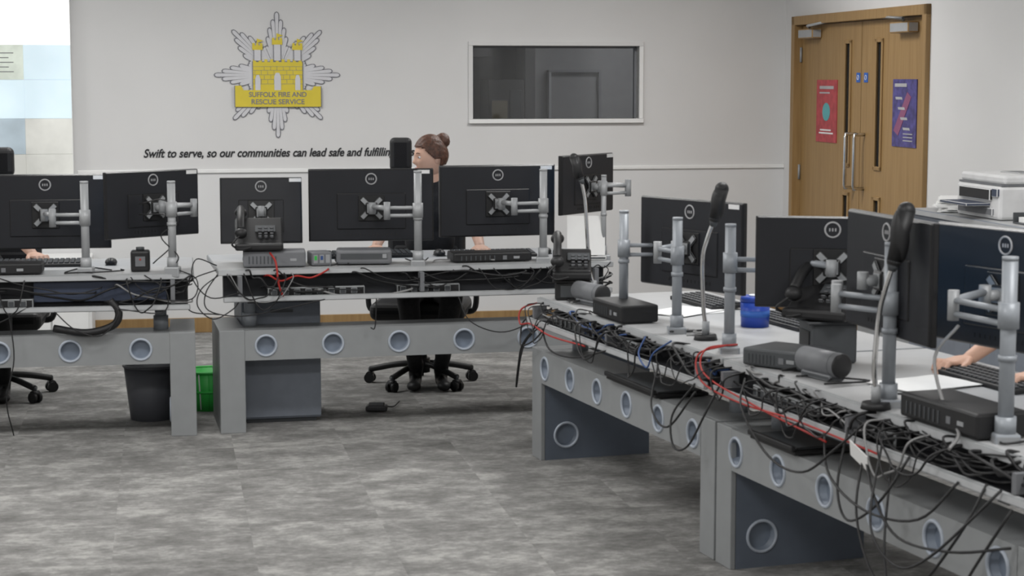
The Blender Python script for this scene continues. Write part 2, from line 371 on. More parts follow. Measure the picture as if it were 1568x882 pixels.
# ---------------------------------------------------------------- video wall
def videowall():
    b=B(); b.bx((-8.6,-.07,1.05),(-4.86,-.01,2.75),'trimw',.004)
    b.bx((-8.58,-.085,1.905),(-4.865,-.07,2.73),'vw_white')
    rows=[(1.06,1.2),(1.203,1.43),(1.433,1.68),(1.683,1.905)]
    cols=[(-8.58,-5.9),(-5.898,-5.16),(-5.158,-4.865)]
    kk={(3,2):'vw_cyan',(3,1):'vw_beige',(3,0):'vw_beige',(2,2):'vw_cyan',(2,1):'vw_cyan',(2,0):'vw_cyan',(1,2):'vw_sand',(1,1):'vw_grey',(1,0):'vw_grey',(0,2):'vw_sand',(0,1):'vw_sand',(0,0):'vw_grey'}
    for r,(z0,z1) in enumerate(rows):
        for c,(x0,x1) in enumerate(cols): b.bx((x0,-.085,z0),(x1,-.07,z1),kk[(r,c)])
    for i in range(5): b.bx((-5.6,-.087,1.73+i*.03),(-5.22-.03*(i%2),-.085,1.735+i*.03),'mgrey')
    b.obj('video_wall_display',ROOM)
videowall()
b=B(); b.bx((-5.25,-.55,.03),(-4.75,-.02,.55),'trimw',.01); b.bx((-5.23,-.57,.05),(-5.005,-.55,.53),'trimw',.004); b.bx((-4.995,-.57,.05),(-4.77,-.55,.53),'trimw',.004); b.bx((-5.24,-.54,0),(-4.76,-.08,.03),'dgrey')
b.bx((-5.03,-.585,.3),(-5.02,-.57,.4),'silver'); b.bx((-4.98,-.585,.3),(-4.97,-.57,.4),'silver'); b.obj('low_cabinet',ROOM)

# ---------------------------------------------------------------- desks
DESK={}
def desk(key,ox,oy,ang,L,zt,cent,pk,depth=.8,tz=.608,fas=True):
    m=T(ox,oy,0)@RZ(ang); DESK[key]=(m,L,zt,tz)
    b=B()
    b.holes(.12,L-.12,.355,.485,0,[(x,.42) for x in cent],.046,.03,'beam','grom','ring')
    b.bx((.12,.0,.485),(L-.12,.22,.495),'beam'); b.bx((.12,0,.35),(L-.12,.1,.355),'beam'); b.bx((.12,.09,.355),(L-.12,.1,.485),'beam')
    for side in (0,1):
        x0=0 if side==0 else L-.12; x1=x0+.12
        b.bx((x0,0,0),(x1,.02,.497),'beam',.003)
        b.bx((x0,.02,.485),(x1,.52,.497),'beam',.003); b.bx((x0,.50,0),(x1,.52,.485),pk)
        if side==0:
            b.bx((x0,.02,0),(x0+.07,.5,.485),pk)
            MM=Matrix(((0,-1,0,x1),(1,0,0,0),(0,0,1,0),(0,0,0,1)))
            b.holes(.02,.5,0,.485,0,[(.12,.11)],.052,.03,pk,'grom','ring',MM)
        else:
            b.bx((x0+.05,.02,0),(x1,.5,.485),pk)
            MM=Matrix(((0,1,0,x0),(-1,0,0,0),(0,0,1,0),(0,0,0,1)))
            b.holes(-.5,-.02,0,.485,0,[(-.12,.11)],.052,.03,pk,'grom','ring',MM)
    for x in (.16,L-.16):
        b.cyl((x,.17,.495),(x,.17,zt-.03),.028,'pole'); b.cyl((x,.17,.495),(x,.17,.56),.036,'pole')
        b.bx((x-.03,.1,zt-.06),(x+.03,depth-.1,zt-.03),'tray',.004)
        b.bx((x-.025,-.02,tz-.008),(x+.025,.17,tz+.01),'tray')
    b.bx((0,.03,zt-.028),(L,.03+depth,zt),'top',.006); b.bx((.0,.022,zt-.028),(L,.03,zt-.002),'edge',.003)
    b.bx((.03,-.02,tz+.007),(L-.03,.15,tz+.014),'tray'); b.bx((.03,.10,tz+.007),(L-.03,.15,zt-.03),'tray')  # tray floor; dark backing plate stands in for deep shadow under the top
    b.bx((.02,-.035,tz),(L-.02,-.018,tz+.026),'edge',.004)
    for x in (.1,L*.5,L-.1): b.bx((x-.010,-.03,tz+.03),(x+.010,.03,zt-.028),'mgrey')
    if fas: b.bx((L*.60,.06,tz+.04),(L*.93,.068,zt-.035),'fascia')
    for (xa,xb) in ((L*.12,L*.36),(L*.44,L*.60)) :
        b.bx((xa,.02,tz+.015),(xb,.075,tz+.06),'black',.006)
        n=int((xb-xa)/.055)
        for i in range(n): b.box((xa+.03+i*.055,.018,tz+.038),(.03,.006,.028),'dgrey',.003)
    b.obj('control_room_desk',m)
desk('L',-3.32,8.40,10,1.85,.775,[.30+.324*i for i in range(5)],'beam')
desk('Bk',-1.39,8.76,13,1.95,.785,[.22+.322*i for i in range(5)],'beam',tz=.635,fas=False)
desk('R1',.09,8.25,-71.3,1.935,.72,[.17+.316*i for i in range(6)],'panel',fas=False)
desk('R2',.715,6.40,-71.3,1.94,.72,[.155+.316*i for i in range(6)],'panel',fas=False)
def DP(k,x,y,z=None):
    m,L,zt,tz=DESK[k]; return m@V((x,y,zt if z is None else z))

# ---------------------------------------------------------------- monitors
def monitor(X,Y,ztop,w,h,yaw,tilt=0,label=True,roll=0):
    m=T(X,Y,ztop-h/2)@RZ(yaw)@RX(tilt)@RY(roll)
    b=B()
    b.box((0,0,0),(w,.02,h),'bez',.004)
    b.box((0,-.010,0),(w-.006,.012,h-.006),'mon',.005)
    b.box((0,-.0155,-.03),(w*.55,.010,h*.5),'mon',.005)
    b.box((0,-.022,-.015),(.13,.01,.13),'black',.004)
    b.box((0,.0105,.004),(w-.016,.001,h-.024),'screen')
    b.box((0,-.033,-.015),(.14,.008,.026),'silver',.003,RY(45)); b.box((0,-.033,-.015),(.14,.008,.026),'silver',.003,RY(-45)); b.box((0,-.038,-.015),(.06,.018,.06),'silver',.008)
    b.cyl((0,-.045,-.015),(0,-.085,-.015),.017,'silver'); b.cyl((0,-.09,-.04),(0,-.09,.012),.017,'silver')
    b.torus((0,-.0165,h*.36),.026,.0032,'logo')
    for i in (-1,0,1): b.box((i*.010,-.0165,h*.36),(.0045,.002,.011),'logo')
    for i in range(12): b.box((-.2*w+i*.4*w/11,-.0165,-h*.41),(.006,.002,.012),'black')
    if label: b.box((w*.42,-.0165,h*.455),(.06,.002,.018),'label')
    b.obj('computer_monitor',m)
    return m@V((0,-.09,-.0125))
def arm(pole,z0,z1,K,bend=1,k='polew',r=.019):
    e=B(); px,py=pole; za=K.z
    e.cyl((px,py,z0),(px,py,z1),r,k); e.cyl((px,py,z1),(px,py,z1+.01),r*1.04,k)
    e.cyl((px,py,z0),(px,py,z0+.05),r*1.35,k); e.box((px,py,z0-.02),(.07,.07,.05),'silver',.006)
    e.cyl((px,py,z0+.2),(px,py,z0+.215),r*1.2,k)
    P=V((px,py,za)); K0=V((K.x,K.y,za)); d=K0-P; Ld=d.length; l=max(.15,Ld*.56)
    hgt=math.sqrt(max(0.0004,l*l-Ld*Ld/4)); nrm=V((-d.y,d.x,0))
    if nrm.length<1e-5: nrm=V((1,0,0))
    nrm.normalize(); E=P+d/2+nrm*hgt*bend
    e.cyl(P-V((0,0,.035)),P+V((0,0,.035)),r*1.35,k)
    for q in (-.026,.012): e.tube([P+V((0,0,q)),E+V((0,0,q))],.0085,k,8,False)
    e.cyl(E-V((0,0,.045)),E+V((0,0,.04)),.016,'silver')
    e.tube([E+V((0,0,.01)),K0+V((0,0,.01))],.012,k,8,False); e.cyl(K0-V((0,0,.026)),K0+V((0,0,.03)),.018,'silver')
    e.obj('monitor_arm')
K=monitor(-2.245,8.95,1.232,.612,.36,9); arm((-2.01,8.74),.80,1.20,K,1)
K=monitor(-1.735,8.95,1.25,.53,.32,45); arm((-1.605,8.76),.80,1.20,K,-1)
K=monitor(-1.25,9.26,1.20,.405,.33,8,-10)
b=B(); b.cyl((K.x,K.y+.1,.785),(K.x,K.y+.1,.80),.11,'black'); b.tube([(K.x,K.y+.06,.8),(K.x,K.y+.05,.95),K],.018,'black'); b.obj('monitor_stand')
K=monitor(-.70,9.24,1.245,.62,.36,7); arm((-.458,9.04),.805,1.235,K,1)
K=monitor(-.075,9.38,1.257,.60,.36,15); arm((.155,9.20),.805,1.235,K,1)
K=monitor(.378,9.52,1.305,.50,.30,56); arm((.46,9.32),.805,1.2,K,-1,r=.013)
# right row
K=monitor(.72,7.40,1.212,.612,.36,-54); p=DP('R1',1.30,.13); arm(tuple(p.xy),.74,1.155,K,1,'pole')
P1=DP('R1',.76,.13); P2=DP('R1',1.83,.1)
K=monitor(1.11,6.42,1.215,.53,.32,-12,label=False); arm(tuple(P2.xy),.74,1.17,K,1,'pole')
arm(tuple(P1.xy),.74,1.145,DP('R1',.95,.28,1.0),1,'pole')
K=monitor(1.136,5.55,1.283,.60,.36,-77,label=False)
P3=DP('R2',1.02,.08); arm(tuple(P3.xy),.74,1.20,V((1.02,5.80,1.03)),1,'pole',r=.020)
K=monitor(1.455,5.42,1.255,.612,.36,-62,label=False)
P4=DP('R2',1.60,.10); arm(tuple(P4.xy),.74,1.21,K,1,'pole',r=.021)

# ---------------------------------------------------------------- gooseneck stands with dark heads, no light in them
def gooseneck(base,pts,h0,h1,rr,name='gooseneck_stand'):
    b=B(); x,y,z=base
    b.cyl((x,y,z),(x,y,z+.02),.045,'black',.04); b.cyl((x,y,z+.02),(x,y,z+.07),.014,'silver')
    b.tube([(x,y,z+.05)]+pts+[h0],.008,'chrome',10)
    h0=V(h0);h1=V(h1); b.cap(h0,h1,rr*.8,rr,'black',16); d=(h1-h0).normalized(); b.cyl(h0-d*.03,h0,rr*.4,'dgrey',rr*.8)
    b.sph((h0+h1)/2+V((0,.004,0)),(rr*1.05,rr*1.15,(h1-h0).length*.55),'black')
    b.obj(name)
p=DP('R1',1.50,.16); gooseneck(tuple(p),[(p.x-.01,p.y,.85),(p.x-.015,p.y,1.02),(p.x+.0,p.y-.02,1.10)],(p.x+.025,p.y-.03,1.175),(p.x+.05,p.y-.03,1.285),.026)
p=DP('R2',1.06,.02); gooseneck((p.x,p.y+.02,p.z),[(p.x-.01,p.y,.85),(p.x+.0,p.y,1.0),(p.x+.01,p.y-.03,1.08)],(p.x+.03,p.y-.05,1.165),(p.x+.062,p.y-.05,1.31),.027)
p=DP('R1',.06,.27); gooseneck(tuple(p),[(p.x-.02,p.y,.85),(p.x-.03,p.y,1.0),(p.x-.04,p.y,1.15)],(p.x-.06,p.y,1.25),(p.x-.09,p.y,1.34),.020)

# ---------------------------------------------------------------- small equipment
def phone(m,s=1):
    b=B()
    b.box((0,0,.02),(.2*s,.2*s,.035),'black',.01)
    b.box((0,.0,.075),(.2*s,.03,.19*s),'black',.01,RX(-55)); b.box((.03,-.01,.10),(.1,.004,.05),'dgrey',.002,RX(-55))
    b.box((0,.07,.06),(.16*s,.04,.1),'black',.01)
    for i in range(4):
        for j in range(3): b.box((.005+j*.028,-.045+i*.019-.02,.065+i*.012),(.018,.012,.008),'mgrey',.002,RX(-55))
    x=-.075*s
    b.tube([(x,-.08,.10),(x,-.03,.145),(x,.03,.175),(x,.09,.19)],.019,'black',10); b.sph((x,-.085,.085),(.03,.03,.026),'black'); b.sph((x,.1,.17),(.03,.03,.026),'black')
    b.tube([(x,-.1,.08),(x-.04,-.13,.04),(x-.03,-.1,.02),(x,-.12,.01),(x+.05,-.12,.02)],.005,'black',6)
    b.obj('desk_phone',m)
def keyboard(m,L=.44):
    b=B(); b.box((0,0,.012),(L,.15,.018),'black',.005,RX(4))
    for r in range(5):
        for c in range(16): b.box((-L/2+.02+c*(L-.04)/15,-.055+r*.027,.024+(-.055+r*.027)*.07),(.021*L/.44,.02,.007),'dgrey',.002)
    b.obj('keyboard',m)
def thinclient(m,d=(.28,.18,.06),k='black'):
    b=B(); b.box((0,0,d[2]/2+.004),d,k,.008)
    for i in range(8): b.box((-d[0]*.4+i*d[0]*.06,-d[1]/2-.001,d[2]*.5),(.006,.003,d[2]*.5),'dgrey')
    b.box((d[0]*.3,-d[1]/2-.001,d[2]*.5),(.03,.003,.012),'silver'); b.box((d[0]*.15,-d[1]/2-.001,d[2]*.5),(.02,.003,.02),'mgrey')
    for x in (-.4,.4): b.box((d[0]*x,0,.003),(.02,d[1]*.8,.006),'dgrey')
    b.obj('mini_computer',m)
def speaker(m):
    b=B(); b.cyl((-.10,0,.055),(.10,0,.055),.040,'mgrey',seg=28); b.sph((-.10,0,.055),(.012,.040,.040),'dgrey'); b.sph((.10,0,.055),(.012,.040,.040),'black')
    b.box((0,0,.012),(.16,.06,.022),'dgrey',.006); b.torus((0,-.075,0),.0405,.001,'dgrey',T(0,0,.055)@RZ(90),24,4)
    b.obj('speaker_bar',m)
def mouse(m):
    b=B(); b.sph((0,0,.012),(.03,.05,.022),'black'); b.box((0,-.03,.033),(.004,.02,.006),'mgrey',.001); b.box((0,0,.003),(.05,.09,.006),'black',.002); b.obj('computer_mouse',m)
def on(k,x,y,rz=0):
    m,L,zt,tz=DESK[k]; return m@T(x,y,zt+.001)@RZ(rz)
thinclient(on('Bk',.28,.15,-5),(.30,.16,.075),'mgrey'); phone(on('Bk',.21,.17,-5)@T(0,0,.082),1.15)
b=B(); b.box((0,0,.04),(.27,.16,.07),'mgrey',.012); b.box((0,-.081,.045),(.23,.004,.03),'dgrey',.002); b.box((.1,-.082,.045),(.02,.004,.02),'silver')
for i in (-.1,.1): b.cyl((i,0,0),(i,0,.01),.012,'black')
b.obj('docking_station',on('Bk',.72,.17,-8))
b=B(); b.box((0,0,.035),(.10,.12,.065),'mgrey',.006)
for i in range(3): b.box((-.03+i*.03,-.061,.035),(.02,.003,.04),'silver')
b.box((-.03,-.063,.04),(.012,.003,.02),'green'); b.box((.0,-.063,.04),(.012,.003,.02),'blue'); b.obj('network_adapter',on('Bk',.50,.16,4))
keyboard(on('Bk',.80,.52)); keyboard(on('Bk',1.42,.42)); mouse(on('Bk',1.16,.5)); mouse(on('Bk',1.72,.5)); keyboard(on('L',.6,.33)); keyboard(on('L',1.12,.5)); mouse(on('L',1.45,.5))
thinclient(on('L',.9,.14),(.5,.16,.05),'black')
thinclient(on('Bk',1.35,.17,2),(.40,.15,.045),'black')
b=B(); b.box((0,0,.05),(.09,.09,.1),'black',.01); b.box((0,-.047,.05),(.05,.004,.05),'mgrey',.003); b.cyl((0,0,.1),(0,0,.115),.02,'dgrey'); b.box((.0,-.05,.06),(.008,.003,.008),'red'); b.obj('power_supply',on('L',1.60,.16))
speaker(on('R1',.36,.14,10)); speaker(on('R2',.50,.14,8)); thinclient(on('R1',.85,.10),(.32,.16,.07)); thinclient(on('R2',1.38,.11),(.40,.17,.07)); thinclient(on('R2',.22,.16,30),(.24,.2,.06),'dgrey')
b=B(); b.box((0,0,.04),(.15,.13,.08),'black',.01); b.box((0,-.067,.04),(.1,.004,.05),'dgrey'); b.box((0,0,.083),(.17,.15,.008),'black',.004); b.obj('phone_riser',on('R1',.13,.14,70)); phone(on('R1',.13,.14,70)@T(0,0,.088),.85)
b=B(); b.cyl((0,0,0),(0,0,.10),.055,'bluep',.058,28); b.cyl((0,0,.10),(0,0,.12),.06,'bluep',.056,28); b.cyl((0,0,.04),(0,0,.065),.0572,'signblue',.0578,28); b.cyl((0,0,.12),(0,0,.125),.025,'label'); b.obj('wipes_tub',on('R1',1.22,.50))
b=B(); b.box((0,0,.07),(.16,.16,.14),'dgrey',.01); b.box((0,-.082,.07),(.1,.004,.08),'black'); b.box((0,0,.143),(.2,.2,.01),'black',.004); b.obj('phone_riser',on('R2',.16,.34,-10)); phone(on('R2',.16,.34,35)@T(0,0,.15),1.2)
keyboard(on('R2',.75,.62)); keyboard(on('R1',1.2,.66)); mouse(on('R2',1.12,.66)); keyboard(on('R1',.5,.62))
def papers(name,m,n=4,w=.21,l=.297,th=.0015):
    b=B()
    for i in range(n): b.box((random.uniform(-.02,.02),random.uniform(-.02,.02),th*.6+i*th*1.2),(w,l,th),'paper',0,RZ(random.uniform(-12,12)))
    b.obj(name,m)
papers('paper_stack',on('R2',.72,.40,20)); papers('paper_stack',on('R1',.72,.42,20),3)
b=B(); b.box((0,0,.12),(.19,.004,.2),'paper',0,RX(-14)); b.box((0,.0,.01),(.2,.08,.018),'dgrey',.004); b.box((0,.03,.09),(.17,.006,.18),'dgrey',.002,RX(-14)); b.obj('document_holder',on('Bk',1.84,.14,-12))
for k,x0,x1 in (('R1',.95,1.45),('R2',.30,.62)):
    b=B(); b.bx((x0,-.02,.498),(x1,.2,.512),'black',.004); b.bx((x0+.02,.0,.512),(x1-.02,.18,.52),'dgrey',.003); b.bx((x0,-.03,.512),(x1,-.015,.53),'black',.004); b.obj('keyboard_tray',DESK[k][0])

# ---------------------------------------------------------------- cables
def cables(k,n,loops,seed,kk=('black',)*14+('greyc','red','blue')):
    random.seed(seed); m,L,zt,tz=DESK[k]; b=B()
    for i in range(n):
        x0=random.uniform(.0,L-.1); x1=min(L-.02,x0+random.uniform(.12,.6)); z0=random.uniform(tz+.03,zt+.0); z1=random.uniform(tz+.03,zt+.0); y=random.uniform(-.03,.03)
        c=random.choice(kk); r=random.choice((.003,.004,.005)); sag=random.uniform(.0,.05)
        pts=[(x0,.06,z0),(x0+.02,y,z0+.01)]
        for t in (.25,.5,.75): pts.append((x0+(x1-x0)*t,y+random.uniform(-.015,.015),max(tz+.02,z0+(z1-z0)*t-sag*math.sin(math.pi*t)+random.uniform(-.015,.015))))
        pts+=[(x1,y,z1),(x1+.01,.06,z1)]
        b.tube(pts,r,c,6)
    for i in range(loops):
        x0=random.uniform(.03,L-.2); w=random.uniform(.08,.30); dr=random.uniform(.04,.13); y=random.uniform(-.075,-.04)
        c='black' if random.random()<.9 else 'greyc'
        pts=[(x0,.03,zt-.02),(x0,y,zt-.03)]+[(x0+w*t,y+random.uniform(-.02,.0),zt-.05-dr*math.sin(math.pi*t)**.8+random.uniform(-.01,.01)) for t in (.2,.4,.6,.8)]+[(x0+w,y,zt-.04),(x0+w,.03,zt-.02)]
        b.tube(pts,random.choice((.0025,.0035)),c,6)
    for i in range(n//5):
        x0=random.uniform(.05,L-.35); pts=[(x0,random.uniform(.06,.2),zt+.006)]
        for j in range(4): x0+=random.uniform(-.03,.11); pts.append((min(x0,L-.06),random.uniform(.06,.26),zt+random.uniform(.005,.02)))
        b.tube(pts,.0035,random.choice(('black','black','black','greyc')),6)
    b.obj('cable_bundle',m)
DK=('black',)*12+('greyc',)
cables('L',14,4,1,DK); cables('Bk',22,6,2,DK+('red',)); cables('R1',38,8,3,DK+('blue',)); cables('R2',36,8,4,DK)
def wires(name,m,L,k='black',r=.004):
    b=B()
    for p in L: b.tube(p,r,k,6)
    b.obj(name,m)
m2=DESK['R2'][0]; m1=DESK['R1'][0]; mB=DESK['Bk'][0]; mL=DESK['L'][0]
wires('hanging_cable',m2,[[(-.1,-.04,.62),(-.16,-.1,.5),(-.1,-.12,.40),(.0,-.11,.42),(.08,-.08,.55),(.1,-.03,.66)],
 [(1.0,-.04,.66),(1.05,-.1,.5),(1.15,-.12,.42),(1.3,-.11,.5),(1.35,-.04,.64)],
 [(1.1,-.04,.62),(1.2,-.12,.45),(1.35,-.14,.3),(1.55,-.14,.32),(1.7,-.1,.5),(1.72,-.03,.64)],
 [(1.2,-.04,.66),(1.35,-.16,.46),(1.5,-.17,.38),(1.66,-.16,.44),(1.8,-.04,.64)],
 [(.3,-.04,.7),(.4,-.1,.62),(.6,-.1,.5),(.85,-.11,.50),(1.0,-.08,.6),(1.1,-.03,.7)],
 [(1.25,-.04,.60),(1.38,-.13,.36),(1.5,-.14,.2),(1.68,-.13,.25),(1.75,-.1,.4),(1.85,-.04,.6)],
 [(1.1,-.04,.60),(1.3,-.12,.52),(1.45,-.13,.44),(1.7,-.12,.46),(1.85,-.04,.5)],
 [(.85,-.04,.62),(1.0,-.1,.52),(1.25,-.12,.47),(1.5,-.1,.5),(1.6,-.04,.62)]])
wires('hanging_cable',m1,[[(-.02,.1,.62),(-.1,.0,.5),(-.1,-.04,.3),(-.04,-.05,.42),(.05,-.06,.52),(.2,-.03,.64)],[(-.02,.1,.66),(-.15,.02,.6),(-.16,.0,.52),(-.02,-.04,.5),(.15,-.04,.55),(.3,-.03,.64)],
 [(1.5,-.03,.64),(1.6,-.1,.5),(1.75,-.1,.45),(1.9,-.06,.6)],[(.2,-.03,.62),(.4,-.06,.54),(.7,-.06,.55),(1.0,-.03,.62)]])
wires('hanging_cable',m1,[[(-.02,.08,.70),(-.08,-.02,.66),(-.02,-.05,.6),(.15,-.06,.62),(.4,-.06,.6),(.8,-.055,.61)]],'red',.004)
wires('hanging_cable',m2,[[(-.05,.06,.76),(-.12,-.02,.72),(-.02,-.05,.64),(.3,-.06,.62),(.7,-.06,.63),(1.2,-.055,.62)],[(-.05,.1,.76),(-.1,.0,.74),(.0,-.05,.67),(.4,-.06,.63),(.9,-.06,.6)]],'red',.0035)
wires('hanging_cable',m1,[[(1.35,-.02,.72),(1.38,-.06,.66),(1.46,-.06,.62),(1.5,-.05,.68),(1.55,.0,.73)]],'blue',.0035)
wires('hanging_cable',m2,[[(1.2,.2,.98),(1.24,.1,.9),(1.36,.06,.78),(1.5,.02,.73),(1.55,-.04,.7)]],'greyc',.005)
wires('hanging_cable',mB,[[(.02,.1,.76),(-.08,.0,.7),(-.1,-.02,.62),(-.03,-.04,.56),(.06,-.03,.60),(.1,.0,.64)],[(.02,.15,.78),(-.13,.05,.73),(-.14,.02,.6),(.0,-.04,.58)],[(.02,.2,.76),(-.06,.0,.68),(-.05,-.03,.6),(.1,-.04,.57),(.3,-.04,.6),(.5,-.04,.64)],
 [(.0,.1,.8),(-.1,.02,.84),(-.12,0,.75),(-.04,-.03,.66),(.1,-.03,.68)],[(1.15,-.03,.64),(1.2,-.07,.52),(1.35,-.07,.46),(1.5,-.06,.5),(1.7,-.03,.62)],[(.75,-.03,.64),(.74,-.04,.5),(.72,-.03,.495)]],'black',.003)
wires('hanging_cable',mB,[[(.25,.05,.86),(.27,-.02,.82),(.28,-.045,.72),(.3,-.04,.66)]],'red',.005)
wires('hanging_cable',mL,[[(1.2,-.03,.62),(1.3,-.06,.53),(1.42,-.06,.5),(1.5,-.05,.6),(1.45,-.03,.66)],[(1.62,.02,.77),(1.72,-.04,.7),(1.7,-.05,.6),(1.5,-.05,.62)],[(1.75,.05,.8),(1.86,0,.75),(1.84,-.03,.66),(1.7,-.04,.66),(1.6,-.04,.7)],[(1.0,-.03,.62),(1.02,-.04,.4),(.98,-.03,.2),(1.0,.05,.02)],[(.4,-.03,.62),(.6,-.05,.54),(.9,-.05,.55),(1.1,-.03,.64)]],'black',.003)
wires('hanging_cable',mL,[[(1.6,.1,1.1),(1.72,.05,1.12),(1.78,.05,1.02),(1.7,.05,.95),(1.78,.04,.85),(1.72,.04,.79)],[(1.6,.12,1.05),(1.74,.08,1.04),(1.76,.08,.92),(1.66,.06,.82)]],'black',.003)
wires('flexible_conduit',mL,[[(1.2,.0,.53),(1.35,-.03,.51),(1.47,-.03,.54),(1.50,-.03,.60),(1.46,-.02,.66)]],'black',.018)
b=B(); b.box((0,0,0),(.09,.002,.06),'paper',0,RX(20)@RY(25)); b.cyl((-.03,0,.03),(-.05,.02,.07),.002,'black'); b.obj('cable_tag',m2@T(1.12,-.07,.60))

# ---------------------------------------------------------------- under-desk objects
b=B(); b.bx((0,0,.02),(.385,.45,.60),'cab',.006); b.bx((-.0,-.012,.42),(.385,0,.60),'cab',.004); b.bx((0,-.012,.03),(.385,0,.41),'cab',.004); b.bx((.14,-.02,.55),(.25,-.012,.565),'dgrey'); b.bx((.02,.02,0),(.365,.43,.02),'dgrey'); b.bx((.1,.1,.60),(.34,.35,.62),'black',.01)
b.obj('pedestal_cabinet',mB@T(.125,.24,0))
def bin_(name,X,Y,r0,r1,h,k,slots=False):
    b=B(); n=28
    i=b.mi(k)
    rings=[]
    for (r,z) in ((0.001,.008),(r0-.005,.008),(r1-.006,h),(r1,h),(r0,0),(0.001,0)):
        rings.append([b.bm.verts.new((r*math.cos(2*math.pi*q/n),r*math.sin(2*math.pi*q/n),z)) for q in range(n)])
    for j in range(5):
        for q in range(n):
            f=b.bm.faces.new((rings[j][q],rings[j][(q+1)%n],rings[j+1][(q+1)%n],rings[j+1][q])); f.material_index=i; f.smooth=True
    b.tube([(r1*math.cos(2*math.pi*q/n),r1*math.sin(2*math.pi*q/n),h) for q in range(n)],.007,k,6,False,True)
    if slots:
        b.tube([((r0+(r1-r0)*.5+.002)*math.cos(2*math.pi*q/n),(r0+(r1-r0)*.5+.002)*math.sin(2*math.pi*q/n),h*.5) for q in range(n)],.006,k,6,False,True)
        for q in range(0,n,2):
            a=2*math.pi*q/n; b.tube([(r0*math.cos(a),r0*math.sin(a),.01),(r1*math.cos(a),r1*math.sin(a),h)],.004,'label' if q%4==0 else k,5,False)
    b.obj(name,T(X,Y,0))
bin_('waste_bin',-1.80,9.18,.105,.135,.27,'binm'); bin_('green_recycling_bin',-1.565,9.45,.09,.115,.20,'green',True)
b=B(); b.box((0,0,.02),(.11,.075,.028),'black',.008); b.box((0,-.01,.038),(.08,.05,.010),'dgrey',.004,RX(12)); b.tube([(.05,.04,.02),(.08,.1,.01),(.1,.25,.01)],.004,'black'); b.obj('foot_pedal',T(-.69,9.36,0))
b=B(); b.box((0,0,.2),(.18,.4,.38),'black',.008); b.box((0,-.201,.2),(.16,.004,.36),'dgrey',.002)
for i in range(6): b.box((0,-.204,.08+i*.02),(.12,.003,.006),'black')
for x in (-.06,.06): b.box((x,0,.006),(.03,.36,.012),'black')
b.obj('computer_tower',m1@T(1.45,.42,0)@RZ(90))

# ---------------------------------------------------------------- printer area on right wall
PR=ROOM@T(-.02,-4.3,0)@RZ(-90)
b=B(); b.bx((-.75,-.5,.05),(.75,0,1.0),'cab',.006); b.bx((-.77,-.52,1.0),(.77,0,1.03),'top',.004)
for x in (-.74,.005): b.bx((x,-.515,.08),(x+.735,-.5,.98),'cab',.004)
b.bx((-.08,-.525,.5),(-.065,-.515,.62),'silver'); b.bx((.065,-.525,.5),(.08,-.515,.62),'silver'); b.bx((-.73,-.48,0),(.73,-.02,.05),'dgrey'); b.obj('storage_cabinet',PR)
b=B(); b.bx((-.24,-.46,1.032),(.24,-.06,1.19),'printer',.015); b.bx((-.24,-.44,1.198),(.24,-.08,1.24),'printer',.012); b.bx((-.235,-.45,1.19),(.235,-.07,1.20),'mgrey')
b.bx((-.18,-.475,1.12),(.16,-.455,1.175),'black',.004); b.bx((-.16,-.58,1.095),(.14,-.44,1.108),'fascia',.002); b.bx((-.20,-.47,1.05),(.18,-.455,1.085),'mgrey',.003); b.bx((.17,-.47,1.14),(.23,-.455,1.18),'fascia',.003); b.bx((-.1,-.3,1.24),(.1,-.2,1.246),'mgrey',.002)
b.obj('printer',PR@T(-.08,0,0))
b=B(); b.bx((-.04,-.16,1.245),(.04,-.09,1.29),'dgrey',.006); b.sph((0,-.125,1.295),(.02,.02,.012),'green'); b.bx((-.03,-.163,1.25),(.03,-.16,1.275),'green'); b.obj('tape_dispenser',PR@T(-.10,0,0))
papers('paper_stack',PR@T(-.50,-.36,1.032)@RZ(70),14,.21,.297,.004); papers('paper_stack',PR@T(-.56,-.17,1.032)@RZ(85),18,.21,.297,.004)
b=B(); b.bx((-.12,-.16,0),(.12,.16,.006),'dgrey',.002)
for s in ((-.12,-.16,-.115,.16),(.115,-.16,.12,.16),(-.12,.155,.12,.16)): b.bx((s[0],s[1],0),(s[2],s[3],.05),'dgrey',.002)
b.bx((-.1,-.14,.007),(.1,.15,.03),'paper'); b.obj('letter_tray',PR@T(.42,-.3,1.031))

